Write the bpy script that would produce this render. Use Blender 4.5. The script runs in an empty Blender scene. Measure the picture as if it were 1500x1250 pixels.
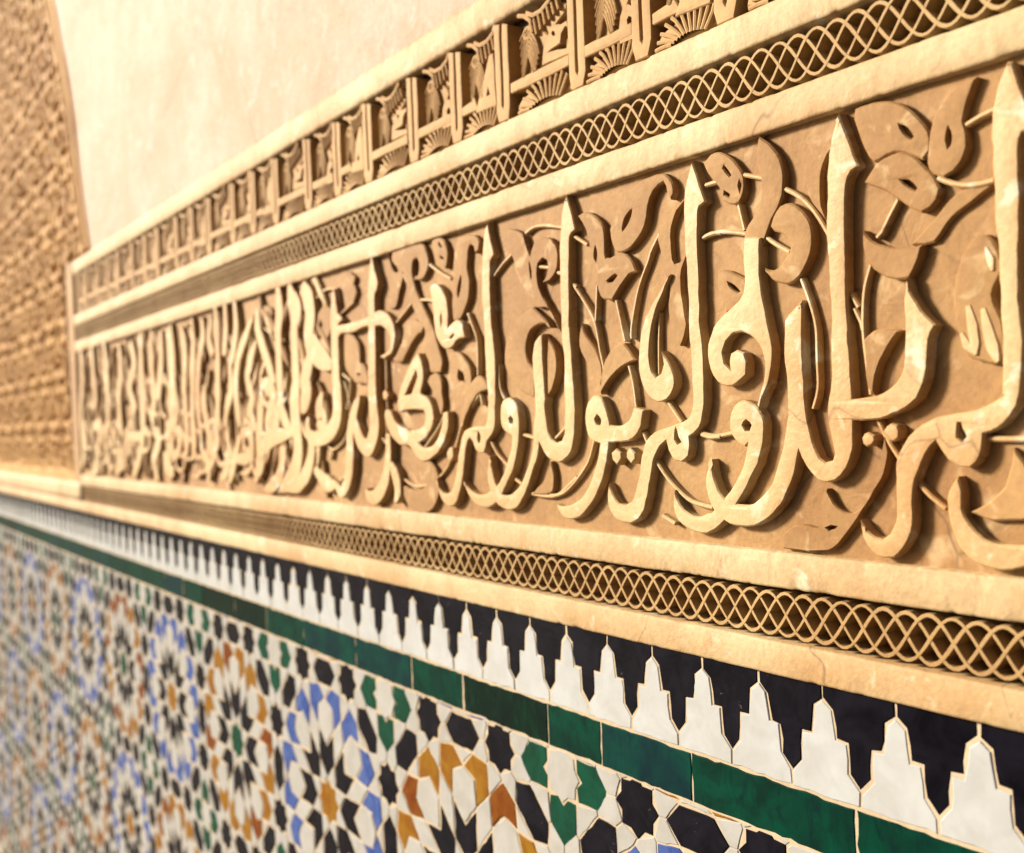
import bpy, math, random
from mathutils import Vector, Matrix, noise
from mathutils.geometry import tessellate_polygon
random.seed(7)
rnd = random.Random(11)

# ------------------------------------------------------------------ camera, sky, sun, exposure
S = 0.72            # metres per model unit (all relief below is authored in model units)
ZE = 1.62           # eye height
D = 0.795           # distance camera - wall plane, model units
XV, YV, FP = -305., 649., 1520.      # vanishing point of the wall and focal length, photo pixels
CX, CY = 750., 625.
ROLL = math.radians(2.2)
el = Vector((XV - CX, YV - CY, FP)).normalized()
up = Vector((-math.sin(ROLL), -math.cos(ROLL), 0))
up.z = -(up.x * el.x + up.y * el.y) / el.z
up.normalize()
ex = -el; ez = up; ey = ez.cross(ex)          # world axes seen from the camera (x right, y down, z forward)

scene = bpy.context.scene
cam_data = bpy.data.cameras.new('camera')
cam_data.sensor_width = 36.0
cam_data.lens = 36.0 * FP / 1500.0
cam_data.clip_start = 0.02; cam_data.clip_end = 2000
cam_data.dof.use_dof = True
cam_data.dof.focus_distance = 1.08 * S
cam_data.dof.aperture_fstop = 5.2
cam = bpy.data.objects.new('camera', cam_data)
scene.collection.objects.link(cam)
cr = Vector((ex.x, ey.x, ez.x)); cd = Vector((ex.y, ey.y, ez.y)); cf = Vector((ex.z, ey.z, ez.z))
M = Matrix((( cr.x, -cd.x, -cf.x), (cr.y, -cd.y, -cf.y), (cr.z, -cd.z, -cf.z))).to_4x4()
M.translation = Vector((0, -D * S, ZE))
cam.matrix_world = M
scene.camera = cam

SUN = Vector((-1.10, -1.0, 0.60)).normalized()      # towards the light: from far end of the wall, in front, above
world = bpy.data.worlds.new('World'); scene.world = world; world.use_nodes = True
wn = world.node_tree.nodes; wl = world.node_tree.links
sky = wn.new('ShaderNodeTexSky'); sky.sky_type = 'NISHITA'; sky.sun_disc = False
sky.sun_elevation = math.asin(SUN.z)
sky.sun_rotation = math.atan2(SUN.x, SUN.y)
sky.air_density = 0.8; sky.dust_density = 6.0; sky.ozone_density = 0.2
bg = wn['Background']; bg.inputs['Strength'].default_value = 0.05
wl.new(sky.outputs[0], bg.inputs['Color'])
sd = bpy.data.lights.new('sun', 'SUN'); sd.energy = 5.0; sd.angle = math.radians(10); sd.color = (1.0, 0.90, 0.75)
sun = bpy.data.objects.new('sun', sd); scene.collection.objects.link(sun)
sun.rotation_euler = SUN.to_track_quat('Z', 'Y').to_euler()
sun.location = (-3, -4, 5)
vs = scene.view_settings
vs.view_transform = 'Standard'; vs.look = 'None'; vs.gamma = 1.0; vs.exposure = 1.12
try: vs.use_curve_mapping = False
except Exception: pass

scene.cycles.max_bounces = 6; scene.cycles.diffuse_bounces = 2; scene.cycles.glossy_bounces = 3

# ------------------------------------------------------------------ helpers
def P(x, y, d=0.0):
    """photo pixel -> (X, Z) on the plane d behind the wall front"""
    r = Vector((x - CX, y - CY, FP))
    wx, wy, wz = ex.dot(r), ey.dot(r), ez.dot(r)
    t = (D + d) / wy
    return (wx * t, wz * t)
def Q(X, Z, d=0.0):
    """model point -> photo pixel"""
    c = ex * X + ey * (D + d) + ez * Z
    return (CX + FP * c.x / c.z, CY + FP * c.y / c.z) if c.z > 0.05 else (1e5, 1e5)
def px_mm(X):
    return FP / max((X * ex.z + D * ey.z), .05)

col = scene.collection
def link(name, me, mat, parent=None):
    o = bpy.data.objects.new(name, me); col.objects.link(o)
    if mat: me.materials.append(mat)
    if parent: o.parent = parent
    return o
def mesh(name, vs_, fs, smooth=False):
    me = bpy.data.meshes.new(name)
    me.from_pydata([(v[0] * S, v[1] * S, ZE + v[2] * S) for v in vs_], [], fs)
    me.update()
    if smooth:
        for p in me.polygons: p.use_smooth = True
    return me
def part(name, vs_, fs, mat, parent, smooth=False):
    return link(name, mesh(name, vs_, fs, smooth), mat, parent)
def thing(name, label, cat, group=None, loc=(0, 0, 0)):
    o = bpy.data.objects.new(name, None); col.objects.link(o)
    o.empty_display_size = 0.1
    o['label'] = label; o['category'] = cat
    if group: o['group'] = group
    return o
def nz(x, y, z=0.0, s=1.0): return noise.noise(Vector((x * s, y * s, z * s)))

# ------------------------------------------------------------------ materials
def srgb(r, g, b):
    f = lambda c: (c / 12.92 if c <= 0.04045 else ((c + 0.055) / 1.055) ** 2.4)
    return (f(r / 255), f(g / 255), f(b / 255), 1)
def new_mat(name, rough=0.8):
    m = bpy.data.materials.new(name); m.use_nodes = True
    n = m.node_tree.nodes; l = m.node_tree.links
    b = n['Principled BSDF']; b.inputs['Roughness'].default_value = rough
    return m, n, l, b
def noise_node(n, l, co, scale, detail=4, rough=0.55, dist=0.0):
    t = n.new('ShaderNodeTexNoise'); t.inputs['Scale'].default_value = scale
    t.inputs['Detail'].default_value = detail; t.inputs['Roughness'].default_value = rough
    t.inputs['Distortion'].default_value = dist
    l.new(co, t.inputs['Vector']); return t.outputs['Fac']
def ramp(n, l, fac, stops):
    r = n.new('ShaderNodeValToRGB'); e = r.color_ramp.elements
    e[0].position, e[0].color = stops[0]; e[1].position, e[1].color = stops[1]
    for p, c in stops[2:]:
        k = e.new(p); k.color = c
    l.new(fac, r.inputs['Fac']); return r.outputs['Color']
def mix(n, l, fac, a, b, mode='MIX'):
    m = n.new('ShaderNodeMix'); m.data_type = 'RGBA'; m.blend_type = mode
    if isinstance(fac, (int, float)): m.inputs[0].default_value = fac
    else: l.new(fac, m.inputs[0])
    for s_, v in ((6, a), (7, b)):
        if isinstance(v, tuple): m.inputs[s_].default_value = v
        else: l.new(v, m.inputs[s_])
    return m.outputs[2]
def bump(n, l, bsdf, h, strength, dist):
    b = n.new('ShaderNodeBump'); b.inputs['Strength'].default_value = strength; b.inputs['Distance'].default_value = dist
    l.new(h, b.inputs['Height']); l.new(b.outputs['Normal'], bsdf.inputs['Normal'])
AL = 0.82
def stucco(name, base, dark, pale, pale_amt=0.62, dark_amt=0.60, bumpd=0.0012, rough=0.75, spec=0.35, streak=False, soft=.06, crack=0):
    m, n, l, b = new_mat(name, rough)
    base, dark, pale = [tuple(q * AL for q in c_[:3]) + (1,) for c_ in (base, dark, pale)]
    co = n.new('ShaderNodeTexCoord').outputs['Object']
    big = noise_node(n, l, co, 6.0, 3, 0.6, 0.4)
    med = noise_node(n, l, co, 24.0, 4, 0.65, 0.8)
    fine = noise_node(n, l, co, 190.0, 2, 0.6)
    c = mix(n, l, ramp(n, l, big, [(0.38, (0, 0, 0, 1)), (0.68, (1, 1, 1, 1))]), base, dark)
    c = mix(n, l, ramp(n, l, med, [(dark_amt, (0, 0, 0, 1)), (dark_amt + .16, (.75, .75, .75, 1))]), c, dark)
    med2 = noise_node(n, l, co, 33.0, 3, 0.6, 0.6)
    c = mix(n, l, ramp(n, l, med2, [(pale_amt, (0, 0, 0, 1)), (pale_amt + soft, (1, 1, 1, 1))]), c, pale)
    c = mix(n, l, 0.35, c, ramp(n, l, fine, [(0.3, (0.55, 0.5, 0.45, 1)), (0.65, (1, 1, 1, 1))]), 'MULTIPLY')
    if streak:
        mp = n.new('ShaderNodeMapping'); mp.inputs['Scale'].default_value = (7, 7, .9)
        l.new(co, mp.inputs['Vector'])
        sk = noise_node(n, l, mp.outputs[0], 1.6, 5, 0.6, 0.3)
        c = mix(n, l, ramp(n, l, sk, [(0.5, (0, 0, 0, 1)), (0.8, (.6, .6, .6, 1))]), c, dark)
    if crack:      # hairline cracks, here and there
        vo = n.new('ShaderNodeTexVoronoi'); vo.feature = 'DISTANCE_TO_EDGE'; vo.inputs['Scale'].default_value = crack
        wp = n.new('ShaderNodeMixRGB'); wp.inputs[0].default_value = .06; l.new(co, wp.inputs[1])
        nc = n.new('ShaderNodeTexNoise'); nc.inputs['Scale'].default_value = crack * 3; nc.inputs['Detail'].default_value = 2
        l.new(co, nc.inputs['Vector']); l.new(nc.outputs['Color'], wp.inputs[2]); l.new(wp.outputs[0], vo.inputs['Vector'])
        ln = ramp(n, l, vo.outputs['Distance'], [(0.0, (1, 1, 1, 1)), (0.0035 * crack / 3 + .002, (0, 0, 0, 1))])
        mk = ramp(n, l, big, [(0.50, (0, 0, 0, 1)), (0.60, (.75, .75, .75, 1))])
        c = mix(n, l, mix(n, l, 1.0, ln, mk, 'MULTIPLY'), c, tuple(q * .42 for q in dark[:3]) + (1,))
    l.new(c, b.inputs['Base Color'])
    b.inputs['Specular IOR Level'].default_value = spec
    add = n.new('ShaderNodeMath'); add.operation = 'ADD'
    mul = n.new('ShaderNodeMath'); mul.operation = 'MULTIPLY'; mul.inputs[1].default_value = 0.35
    l.new(fine, mul.inputs[0]); l.new(med, add.inputs[0]); l.new(mul.outputs[0], add.inputs[1])
    bump(n, l, b, add.outputs[0], 0.55, bumpd)
    return m
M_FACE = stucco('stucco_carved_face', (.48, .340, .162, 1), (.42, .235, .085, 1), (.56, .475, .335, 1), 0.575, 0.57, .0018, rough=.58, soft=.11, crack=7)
M_FILLET = stucco('stucco_fillet', (.475, .365, .205, 1), (.385, .23, .095, 1), (.52, .45, .31, 1), 0.60, 0.55, .0022, rough=.7, soft=.12, crack=6)
M_LEAF = stucco('stucco_leaf', (.32, .182, .062, 1), (.245, .12, .034, 1), (.44, .31, .155, 1), 0.60, 0.57, .0018, soft=.12)
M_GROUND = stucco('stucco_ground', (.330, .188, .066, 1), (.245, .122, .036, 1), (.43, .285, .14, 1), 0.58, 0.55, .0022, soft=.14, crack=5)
M_LATT = stucco('stucco_lattice', (.40, .265, .112, 1), (.30, .17, .058, 1), (.46, .35, .2, 1), 0.70, 0.60)
M_KUF = stucco('stucco_kufic', (.43, .265, .105, 1), (.33, .18, .06, 1), (.5, .36, .2, 1), 0.70, 0.58)
M_DEEP_SHADE = stucco('stucco_deep_ground_shade', (.036, .016, .005, 1), (.024, .010, .003, 1), (.06, .032, .012, 1), 0.75, 0.6)  # near-black: shade of the lattice and kufic recesses put into the colour
M_WALL = stucco('plaster_smooth', (.425, .328, .262, 1), (.40, .25, .165, 1), (.46, .395, .34, 1), 0.54, 0.52, .0030, rough=.8, streak=True, soft=.22, crack=2.2)
M_CARVE = stucco('stucco_weathered', (.50, .275, .068, 1), (.40, .195, .04, 1), (.56, .36, .14, 1), 0.70, 0.55)

def glaze(name, c1, c2, rough=0.22, spec=0.5, wear=(.75, .72, .66, 1), wear_t=0.80, scale=40, c3=None, vary=(.62, 1.15), wave=.0018):
    m, n, l, b = new_mat(name, rough)
    co = n.new('ShaderNodeTexCoord').outputs['Object']
    ge = n.new('ShaderNodeNewGeometry')
    nn = noise_node(n, l, co, scale, 3, 0.6, 0.8)
    c = mix(n, l, ramp(n, l, nn, [(0.36, (0, 0, 0, 1)), (0.66, (1, 1, 1, 1))]), c1, c2)
    if c3:
        mp = n.new('ShaderNodeMapping'); mp.inputs['Scale'].default_value = (1.5, 1.5, .55); l.new(co, mp.inputs['Vector'])
        c = mix(n, l, ramp(n, l, noise_node(n, l, mp.outputs[0], scale * 2.1, 4, .7, 1.2), [(0.50, (0, 0, 0, 1)), (0.66, (.85, .85, .85, 1))]), c, c3)
    isl = n.new('ShaderNodeMapRange'); isl.inputs[3].default_value = vary[0]; isl.inputs[4].default_value = vary[1]
    l.new(ge.outputs['Random Per Island'], isl.inputs[0])
    hs = n.new('ShaderNodeHueSaturation'); l.new(isl.outputs[0], hs.inputs['Value']); l.new(c, hs.inputs['Color'])
    c = hs.outputs['Color']
    ch = noise_node(n, l, co, 75.0, 4, 0.65, 0.5)
    c = mix(n, l, ramp(n, l, ch, [(wear_t - .08, (0, 0, 0, 1)), (wear_t - .05, (1, 1, 1, 1))]), c, wear)
    l.new(c, b.inputs['Base Color'])
    b.inputs['Specular IOR Level'].default_value = spec
    bump(n, l, b, noise_node(n, l, co, 48.0, 2, 0.5, 0.3), 0.35, wave)
    return m
G_WHITE = glaze('glaze_white', (.325, .338, .345, 1), (.285, .292, .29, 1), .28, .022, (.34, .27, .19, 1), .78, 30, None, (.86, 1.05))
G_BLACK = glaze('glaze_black', (.0016, .0014, .0026, 1), (.0048, .0042, .0070, 1), .22, .028, (.055, .05, .05, 1), .77, 30, None, (.35, 1.8))
G_BONE = glaze('glaze_bone_white', (.285, .282, .272, 1), (.245, .24, .225, 1), .28, .022, (.30, .23, .15, 1), .78, 30, None, (.82, 1.06))
G_GREEN = glaze('glaze_green', (.0012, .031, .018, 1), (.002, .015, .010, 1), .26, .022, (.16, .2, .17, 1), .82, 26, (.002, .012, .012, 1))
G_TEAL = glaze('glaze_teal_green', (.002, .034, .024, 1), (.003, .014, .018, 1), .26, .022, (.16, .22, .2, 1), .82, 26, (.003, .014, .020, 1))
G_DKGR = glaze('glaze_dark_green', (.0016, .011, .006, 1), (.002, .006, .005, 1), .26, .022, (.1, .14, .1, 1), .84, 26, (.003, .020, .011, 1))
G_BLUE = glaze('glaze_blue', (.022, .045, .165, 1), (.055, .088, .235, 1), .26, .022, (.3, .34, .42, 1), .80)
G_AMBER = glaze('glaze_amber', (.185, .092, .010, 1), (.140, .052, .006, 1), .26, .022, (.34, .25, .14, 1), .82)
G_BROWN = glaze('glaze_brown', (.095, .022, .004, 1), (.135, .045, .006, 1), .26, .022, (.3, .2, .12, 1), .82)
G_MINT = glaze('glaze_mosaic_green', (.0045, .046, .026, 1), (.005, .028, .016, 1), .26, .022, (.2, .27, .23, 1), .82)
M_GROUT = stucco('grout', (.46, .375, .26, 1), (.37, .28, .175, 1), (.5, .44, .34, 1), .66, .58, .0008, .85)
M_FLOOR = stucco('stone_floor', (.15, .12, .09, 1), (.11, .085, .06, 1), (.19, .16, .12, 1), .66, .58, .0008, .6)

# ------------------------------------------------------------------ levels (model units, z from the eye)
Z_KTT, Z_KT, Z_KB, Z_LT, Z_A, Z_B = .574, .527, .392, .356, .303, .268
Z_C, Z_D, Z_E, Z_F, Z_G, Z_H = -.145, -.181, -.2345, -.267, -.379, -.436
XR = .75            # right end of what is built
XL = -7.4           # left end
XP = -3.70          # left end of the carved bands
Z0 = -ZE / S        # floor

# ground and wall body
gv = [(-90, -90, Z0), (90, -90, Z0), (90, 90, Z0), (-90, 90, Z0)]
g = part('ground', gv, [(0, 1, 2, 3)], M_FLOOR, None); g['kind'] = 'structure'

def box_faces(o=0): return [tuple(i + o for i in f) for f in ((0, 1, 2, 3), (7, 6, 5, 4), (0, 4, 5, 1), (1, 5, 6, 2), (2, 6, 7, 3), (3, 7, 4, 0))]
def box(x0, x1, y0, y1, z0, z1):
    return [(x0, y0, z0), (x1, y0, z0), (x1, y0, z1), (x0, y0, z1), (x0, y1, z0), (x1, y1, z0), (x1, y1, z1), (x0, y1, z1)]

wall = thing('plaster_wall', 'smooth cream plaster wall with faint pink stains above the carved stucco bands', 'wall')
part('wall_core', box(XL, XR, .065, .55, Z0, 2.6), box_faces(), M_WALL, wall)

def sheet(name, x0, x1, z0, z1, y, nx, nzv, amp, sc, mat, parent, edge=0.0, yback=None):
    """slightly uneven sheet facing the viewer, with turned edges back to yback"""
    vs_, fs = [], []
    for j in range(nzv + 1):
        for i in range(nx + 1):
            x = x0 + (x1 - x0) * i / nx; z = z0 + (z1 - z0) * j / nzv
            zz = z
            if edge and j in (0, nzv): zz += edge * (nz(x, z, 3.1, 9) + .6 * nz(x, z, 1.1, 31) + .4 * nz(x, z, 7.7, 83))
            vs_.append((x, y + amp * (nz(x, z, 0, sc) + .5 * nz(x, z, 5, sc * 3)), zz))
    w = nx + 1
    for j in range(nzv):
        for i in range(nx):
            a = j * w + i; fs.append((a, a + 1, a + w + 1, a + w))
    if yback is not None:
        top = [nzv * w + i for i in range(w)]; bot = [i for i in range(w)]
        for row, flip in ((top, False), (bot, True)):
            o = len(vs_)
            for k in row: vs_.append((vs_[k][0], yback, vs_[k][2]))
            for i in range(nx):
                q = (row[i], row[i + 1], o + i + 1, o + i)
                fs.append(q[::-1] if flip else q)
        for side, flip in ((0, True), (nx, False)):
            rowk = [j * w + side for j in range(nzv + 1)]
            o = len(vs_)
            for k in rowk: vs_.append((vs_[k][0], yback, vs_[k][2]))
            for j in range(nzv):
                q = (rowk[j + 1], rowk[j], o + j, o + j + 1)
                fs.append(q[::-1] if flip else q)
    return part(name, vs_, fs, mat, parent, True)


def fillet(parent, z0, z1, x0=XP, x1=XR, yf=0.0, yb=.045, rough=.0005, b=.0026, name='fillet', mat=None):
    """long flat moulding with worn, softened edges"""
    n = 900
    prof = [(yb, z0), (yf + b, z0), (yf + b * .3, z0 + b * .35), (yf, z0 + b * 1.2), (yf - .0006, (z0 + z1) / 2), (yf, z1 - b * 1.2), (yf + b * .3, z1 - b * .35), (yf + b, z1), (yb, z1)]
    k = len(prof); vs_, fs = [], []
    for i in range(n + 1):
        x = x0 + (x1 - x0) * (i / n)
        # finer steps toward the near end
        x = x1 - (x1 - x0) * ((n - i) / n) ** 1.35
        for j, (y, z) in enumerate(prof):
            e = 1.0 if j in (1, 2, 3, 5, 6, 7) else .4
            s_ = 1 if j > 4 else -1
            chip = max(0, nz(x * 1.0, s_ * 3.0, z0 * 9, 26) - .34) * .009 + max(0, nz(x, s_ * 5.0, z0 * 7, 95) - .25) * .006
            dz = rough * (nz(x, s_, z0 * 5, 12) + .7 * nz(x, s_, z0 * 3, 45)) * e
            if j in (2, 3, 5, 6): dz -= s_ * chip
            if j in (1, 7): dz -= s_ * chip * .5
            dy = .0007 * (nz(x, z, 2, 10) + nz(x, z, 4, 40)) if j not in (0, 8) else 0
            vs_.append((x, y + dy + (chip * .5 if j in (2, 3, 5, 6) else 0), z + (dz if j not in (0, 8) else 0)))
    for i in range(n):
        for j in range(k - 1):
            a = i * k + j; fs.append((a, a + k, a + k + 1, a + 1))
    fs.append(tuple(range(k))); fs.append(tuple(n * k + j for j in range(k))[::-1])
    return part(name, vs_, fs, mat or M_FILLET, parent, True)

# ------------------------------------------------------------------ relief builders
def area2(p): return sum(p[i][0] * p[(i + 1) % len(p)][1] - p[(i + 1) % len(p)][0] * p[i][1] for i in range(len(p)))
def inset(p, b):
    """offset a counter-clockwise polygon inwards by b"""
    n = len(p); out = []
    for i in range(n):
        ax, ay = p[i - 1]; bx, by = p[i]; cx_, cy_ = p[(i + 1) % n]
        e1 = Vector((bx - ax, by - ay)); e2 = Vector((cx_ - bx, cy_ - by))
        if e1.length < 1e-9 or e2.length < 1e-9: out.append(p[i]); continue
        e1.normalize(); e2.normalize()
        n1 = Vector((-e1.y, e1.x)); n2 = Vector((-e2.y, e2.x))
        m = n1 + n2
        if m.length < .2: out.append((bx + n1.x * b * .6, by + n1.y * b * .6)); continue
        m.normalize(); k = b / max(.45, m.dot(n1))
        out.append((bx + m.x * k, by + m.y * k))
    return out
def catmull(pts, closed, step):
    """pts: (x, y, corner[, w]); corners split the curve"""
    n = len(pts); out = []
    rng = range(n) if closed else range(n - 1)
    for i in rng:
        p1 = pts[i]; p2 = pts[(i + 1) % n]
        p0 = pts[i - 1] if (closed or i > 0) else p1
        p3 = pts[(i + 2) % n] if (closed or i + 2 < n) else p2
        if p1[2]: p0 = p1
        if p2[2]: p3 = p2
        L = math.hypot(p2[0] - p1[0], p2[1] - p1[1])
        k = max(1, min(14, int(L / step)))
        for s_ in range(k):
            t = s_ / k; t2 = t * t; t3 = t2 * t
            q = []
            for c in (0, 1):
                q.append(.5 * (2 * p1[c] + (p2[c] - p0[c]) * t + (2 * p0[c] - 5 * p1[c] + 4 * p2[c] - p3[c]) * t2 + (3 * p1[c] - p0[c] - 3 * p2[c] + p3[c]) * t3))
            if len(p1) > 3: q.append(p1[3] + (p2[3] - p1[3]) * t)
            out.append(tuple(q))
    if not closed:
        e = pts[-1]; out.append((e[0], e[1]) + ((e[3],) if len(e) > 3 else ()))
    return out
TILE = {'a': (1250, 90, .2), 'b': (1250, 340, .2), 'c': (1250, 590, .2), 'd': (1000, 150, .2), 'e': (1000, 350, .2), 'g': (1000, 580, .2),
        'h': (800, 230, .2), 'i': (800, 400, .2), 'j': (800, 560, .2), 'k': (640, 280, .16), 'l': (640, 440, .16), 'm': (640, 570, .16),
        'n': (500, 340, .144), 'o': (500, 480, .12), 'p': (500, 600, .128), 'q': (380, 380, .144), 'r': (380, 550, .144),
        's': (240, 420, .24), 't': (100, 460, .224), 'u': (1000, 450, .33333), 'V': (820, 0, .21333), 'W': (660, 0, .16)}
def parse(txt, d=0.0):
    """'tile x,y[!][,w] ...' -> wall points (X, Z, corner[, width])"""
    out = []; t = None
    for tok in txt.split():
        if tok[0].isalpha(): t = TILE[tok[0]]; continue
        c = tok.endswith('!')
        v = [float(q) for q in tok.rstrip('!').split(',')]
        X, Z = P(t[0] + v[0] * t[2], t[1] + v[1] * t[2], d)
        out.append((X, Z, c) if len(v) == 2 else (X, Z, c, v[2] * .001))
    return out
def worn(p, amp):
    return [(x + amp * nz(x, y, 3, 60), y + amp * nz(x, y, 9, 60)) for x, y in p]
def rounded(o):
    me = o.data
    for p in me.polygons: p.use_smooth = True
    me.set_sharp_from_angle(angle=math.radians(28))
    return o
BAD = []
def kept(a_, b_):
    """an inset ring is sound when none of its edges turned round"""
    n = len(a_); f_ = 0
    for i in range(n):
        j = (i + 1) % n
        if (a_[j][0] - a_[i][0]) * (b_[j][0] - b_[i][0]) + (a_[j][1] - a_[i][1]) * (b_[j][1] - b_[i][1]) < 0: f_ += 1
    return f_ <= n * .02
def fill_ok(loops):
    tris = tessellate_polygon([[Vector((q[0], q[1], 0)) for q in lp] for lp in loops])
    flat = [q for lp in loops for q in lp]
    got = sum(abs((flat[b_][0] - flat[a_][0]) * (flat[c_][1] - flat[a_][1]) - (flat[c_][0] - flat[a_][0]) * (flat[b_][1] - flat[a_][1])) for a_, b_, c_ in tris)
    want = abs(area2(loops[0])) - sum(abs(area2(lp)) for lp in loops[1:])
    return abs(got - want) < .02 * want
def relief(name, outline, holes, yf, yb, mat, parent, b=.0015, step=.006, raw=False, dome=0.0):
    pts = outline if raw else catmull(outline, True, step)
    pts = [p for i, p in enumerate(pts) if math.hypot(p[0] - pts[i - 1][0], p[1] - pts[i - 1][1]) > 1e-4]
    if area2(pts) < 0: pts = pts[::-1]
    raw_pts = pts
    pts = worn(pts, .0011)
    pts = [(x + .0006 * nz(x, y, 5, 210), y + .0006 * nz(x, y, 15, 210)) for x, y in pts]
    hs = []
    for h in holes:
        hp = catmull(h, True, step * .6)
        if area2(hp) < 0: hp = hp[::-1]
        hs.append(hp)
    vs_, fs = [], []
    def ring(p, y): 
        o = len(vs_)
        for q in p: vs_.append((q[0], y + .0006 * nz(q[0], q[1], 1, 30), q[1]))
        return o
    src = pts
    for bb, wr in ((b, 1), (b * .7, 1), (b * .45, 1), (b * .7, 0), (b * .45, 0), (b * .25, 0), (0.0, 0)):
        pts = src if wr else raw_pts
        inn = inset(pts, bb) if bb else pts; hin = [inset(h, -bb * .7) for h in hs]
        if kept(pts, inn) and fill_ok([inn] + hin): break
    else: BAD.append((name, [round(q) for q in Q(outline[0][0], outline[0][1])]))
    n = len(pts)
    o0 = ring(pts, yb); o1 = ring(pts, yf + b); o2 = ring(inn, yf)
    for i in range(n):
        j = (i + 1) % n
        fs.append((o0 + i, o0 + j, o1 + j, o1 + i)); fs.append((o1 + i, o1 + j, o2 + j, o2 + i))
    for r_, dy in ((.0030, .00035), (.0020, .00028), (.0012, .0002)):
        in2 = inset(inn, r_)
        if kept(inn, in2) and fill_ok([in2] + hin):
            o3 = ring(in2, yf - dy)
            for i in range(n): fs.append((o2 + i, o2 + (i + 1) % n, o3 + (i + 1) % n, o3 + i))
            o2 = o3; inn = in2; break
    idx = list(range(o2, o2 + n)); loops = [[Vector((q[0], q[1], 0)) for q in inn]]
    for h, hi in zip(hs, hin):
        k = len(h); a0 = ring(h, yb); a1 = ring(h, yf + b); a2 = ring(hi, yf)
        for i in range(k):
            j = (i + 1) % k
            fs.append((a0 + j, a0 + i, a1 + i, a1 + j)); fs.append((a1 + j, a1 + i, a2 + i, a2 + j))
        idx += list(range(a2, a2 + k)); loops.append([Vector((q[0], q[1], 0)) for q in hi])
    for tri in tessellate_polygon(loops):
        A, B, C = [idx[t] for t in tri]
        va, vb, vc = vs_[A], vs_[B], vs_[C]
        cr_ = (vb[0] - va[0]) * (vc[2] - va[2]) - (vc[0] - va[0]) * (vb[2] - va[2])
        fs.append((A, B, C) if cr_ > 0 else (A, C, B))
    return rounded(part(name, vs_, fs, mat, parent))
def stroke(name, pts, yf, yb, mat, parent, b=.0014, rise=.0008, step=.006, round_=False):
    c = catmull(pts, False, step)
    vs_, fs = [], []; n = len(c); k = 7
    for i in range(n):
        p = Vector(c[i][:2]); a = Vector(c[max(0, i - 1)][:2]); e = Vector(c[min(n - 1, i + 1)][:2])
        t = (e - a); t = t.normalized() if t.length > 1e-9 else Vector((1, 0))
        nr = Vector((-t.y, t.x)); w = max(c[i][2] * .5, .0004) * (1 + .07 * nz(p.x, p.y, 2, 45)); bb = min(b if not round_ else w * .6, w * .7)
        y = yf - rise * i / n + .0005 * nz(p.x, p.y, 1, 30)
        for s_, yy in ((-w, yb), (-w, y + bb), (-w + bb, y), (0, y - min(.0005, w * .05)), (w - bb, y), (w, y + bb), (w, yb)):
            vs_.append((p.x + nr.x * s_, yy, p.y + nr.y * s_))
    for i in range(n - 1):
        for j in range(k - 1):
            a = i * k + j; fs.append((a, a + 1, a + k + 1, a + k))
    fs.append(tuple(range(k))[::-1]); fs.append(tuple((n - 1) * k + j for j in range(k)))
    return rounded(part(name, vs_, fs, mat, parent))

# ------------------------------------------------------------------ the large inscription band
YB = .0120          # carved ground of the band
band = thing('inscription_band', 'wide carved stucco band of flowing Arabic script over leaves and tendrils', 'inscription')
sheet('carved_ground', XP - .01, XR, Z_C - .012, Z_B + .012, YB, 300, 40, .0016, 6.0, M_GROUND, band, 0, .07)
fillet(band, Z_B, Z_A)
fillet(band, Z_D, Z_C)
cnt = [0]
def lv(base):
    cnt[0] += 1
    return base + (cnt[0] % 9) * .00013
def letter(txt, *holes, y=-.0008): return relief('letter', parse(txt), [parse(h) for h in holes], lv(y), YB + .006, M_FACE, band)
def lstroke(txt, k=1.0): return stroke('letter', [p[:3] + (p[3] * k,) for p in parse(txt)], lv(-.0008), YB + .006, M_FACE, band)
def leaf(txt, *holes, y=.0042, mat=None): return relief('leaf', parse(txt), [parse(h) for h in holes], lv(y * .72), YB + .006, mat or M_LEAF, band, .0017)
def vine(txt, w=4.6, y=.006):
    pts = [(p[0], p[1], p[2], w * .001) for p in parse(txt)]
    return stroke('tendril', pts, lv(y * .66), YB + .006, M_FACE, band, round_=True, rise=.0004)

# --- letters, from the right
letter('c 1120,-60 1215,-60 1200,20 1150,110 1060,190 960,235! 950,330 905,440 860,478 780,465 690,410 640,340 605,285! 560,330 510,430 460,560 440,680 440,800 425,950 380,1060 300,1135 220,1140 130,1080 70,980 50,850! 100,930 160,985 215,1000 270,960 310,880 320,760 315,600 315,450 330,370 400,250 500,160 620,105 760,80 900,60 990,20',
       'c 775,120 800,190 830,250 800,285 760,255')
letter('a 1130,5! 1165,5! 1240,230 1330,470! 1240,520 1215,640 1215,900 1218,1250 b 1215,300 1225,600 1245,800 1240,1000 1215,1200 c 1215,-50 1200,10! 1115,-30! b 1090,1180 1100,1000 1085,700 1070,400 1050,0 a 1045,1240 1035,1000 1020,700 1010,500 1030,300 1070,150')
letter('c 765,540! 790,640 800,780 850,890 950,990 1070,1040 1180,1045 1300,1030 1420,960 1500,850! 1500,1000 1420,1120 1300,1200 1150,1228 1000,1215 880,1160 780,1060 720,920 690,780 700,650')
letter('b 395,330! 415,430 500,570 605,685! 570,740 552,850 548,1000 525,1100 470,1220 c 410,15 330,70 200,122 30,128! -150,130! -150,-20! 0,-22 b 110,1213 220,1180 320,1100 370,1000 380,850 380,700 375,500', y=-.0016)
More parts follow.
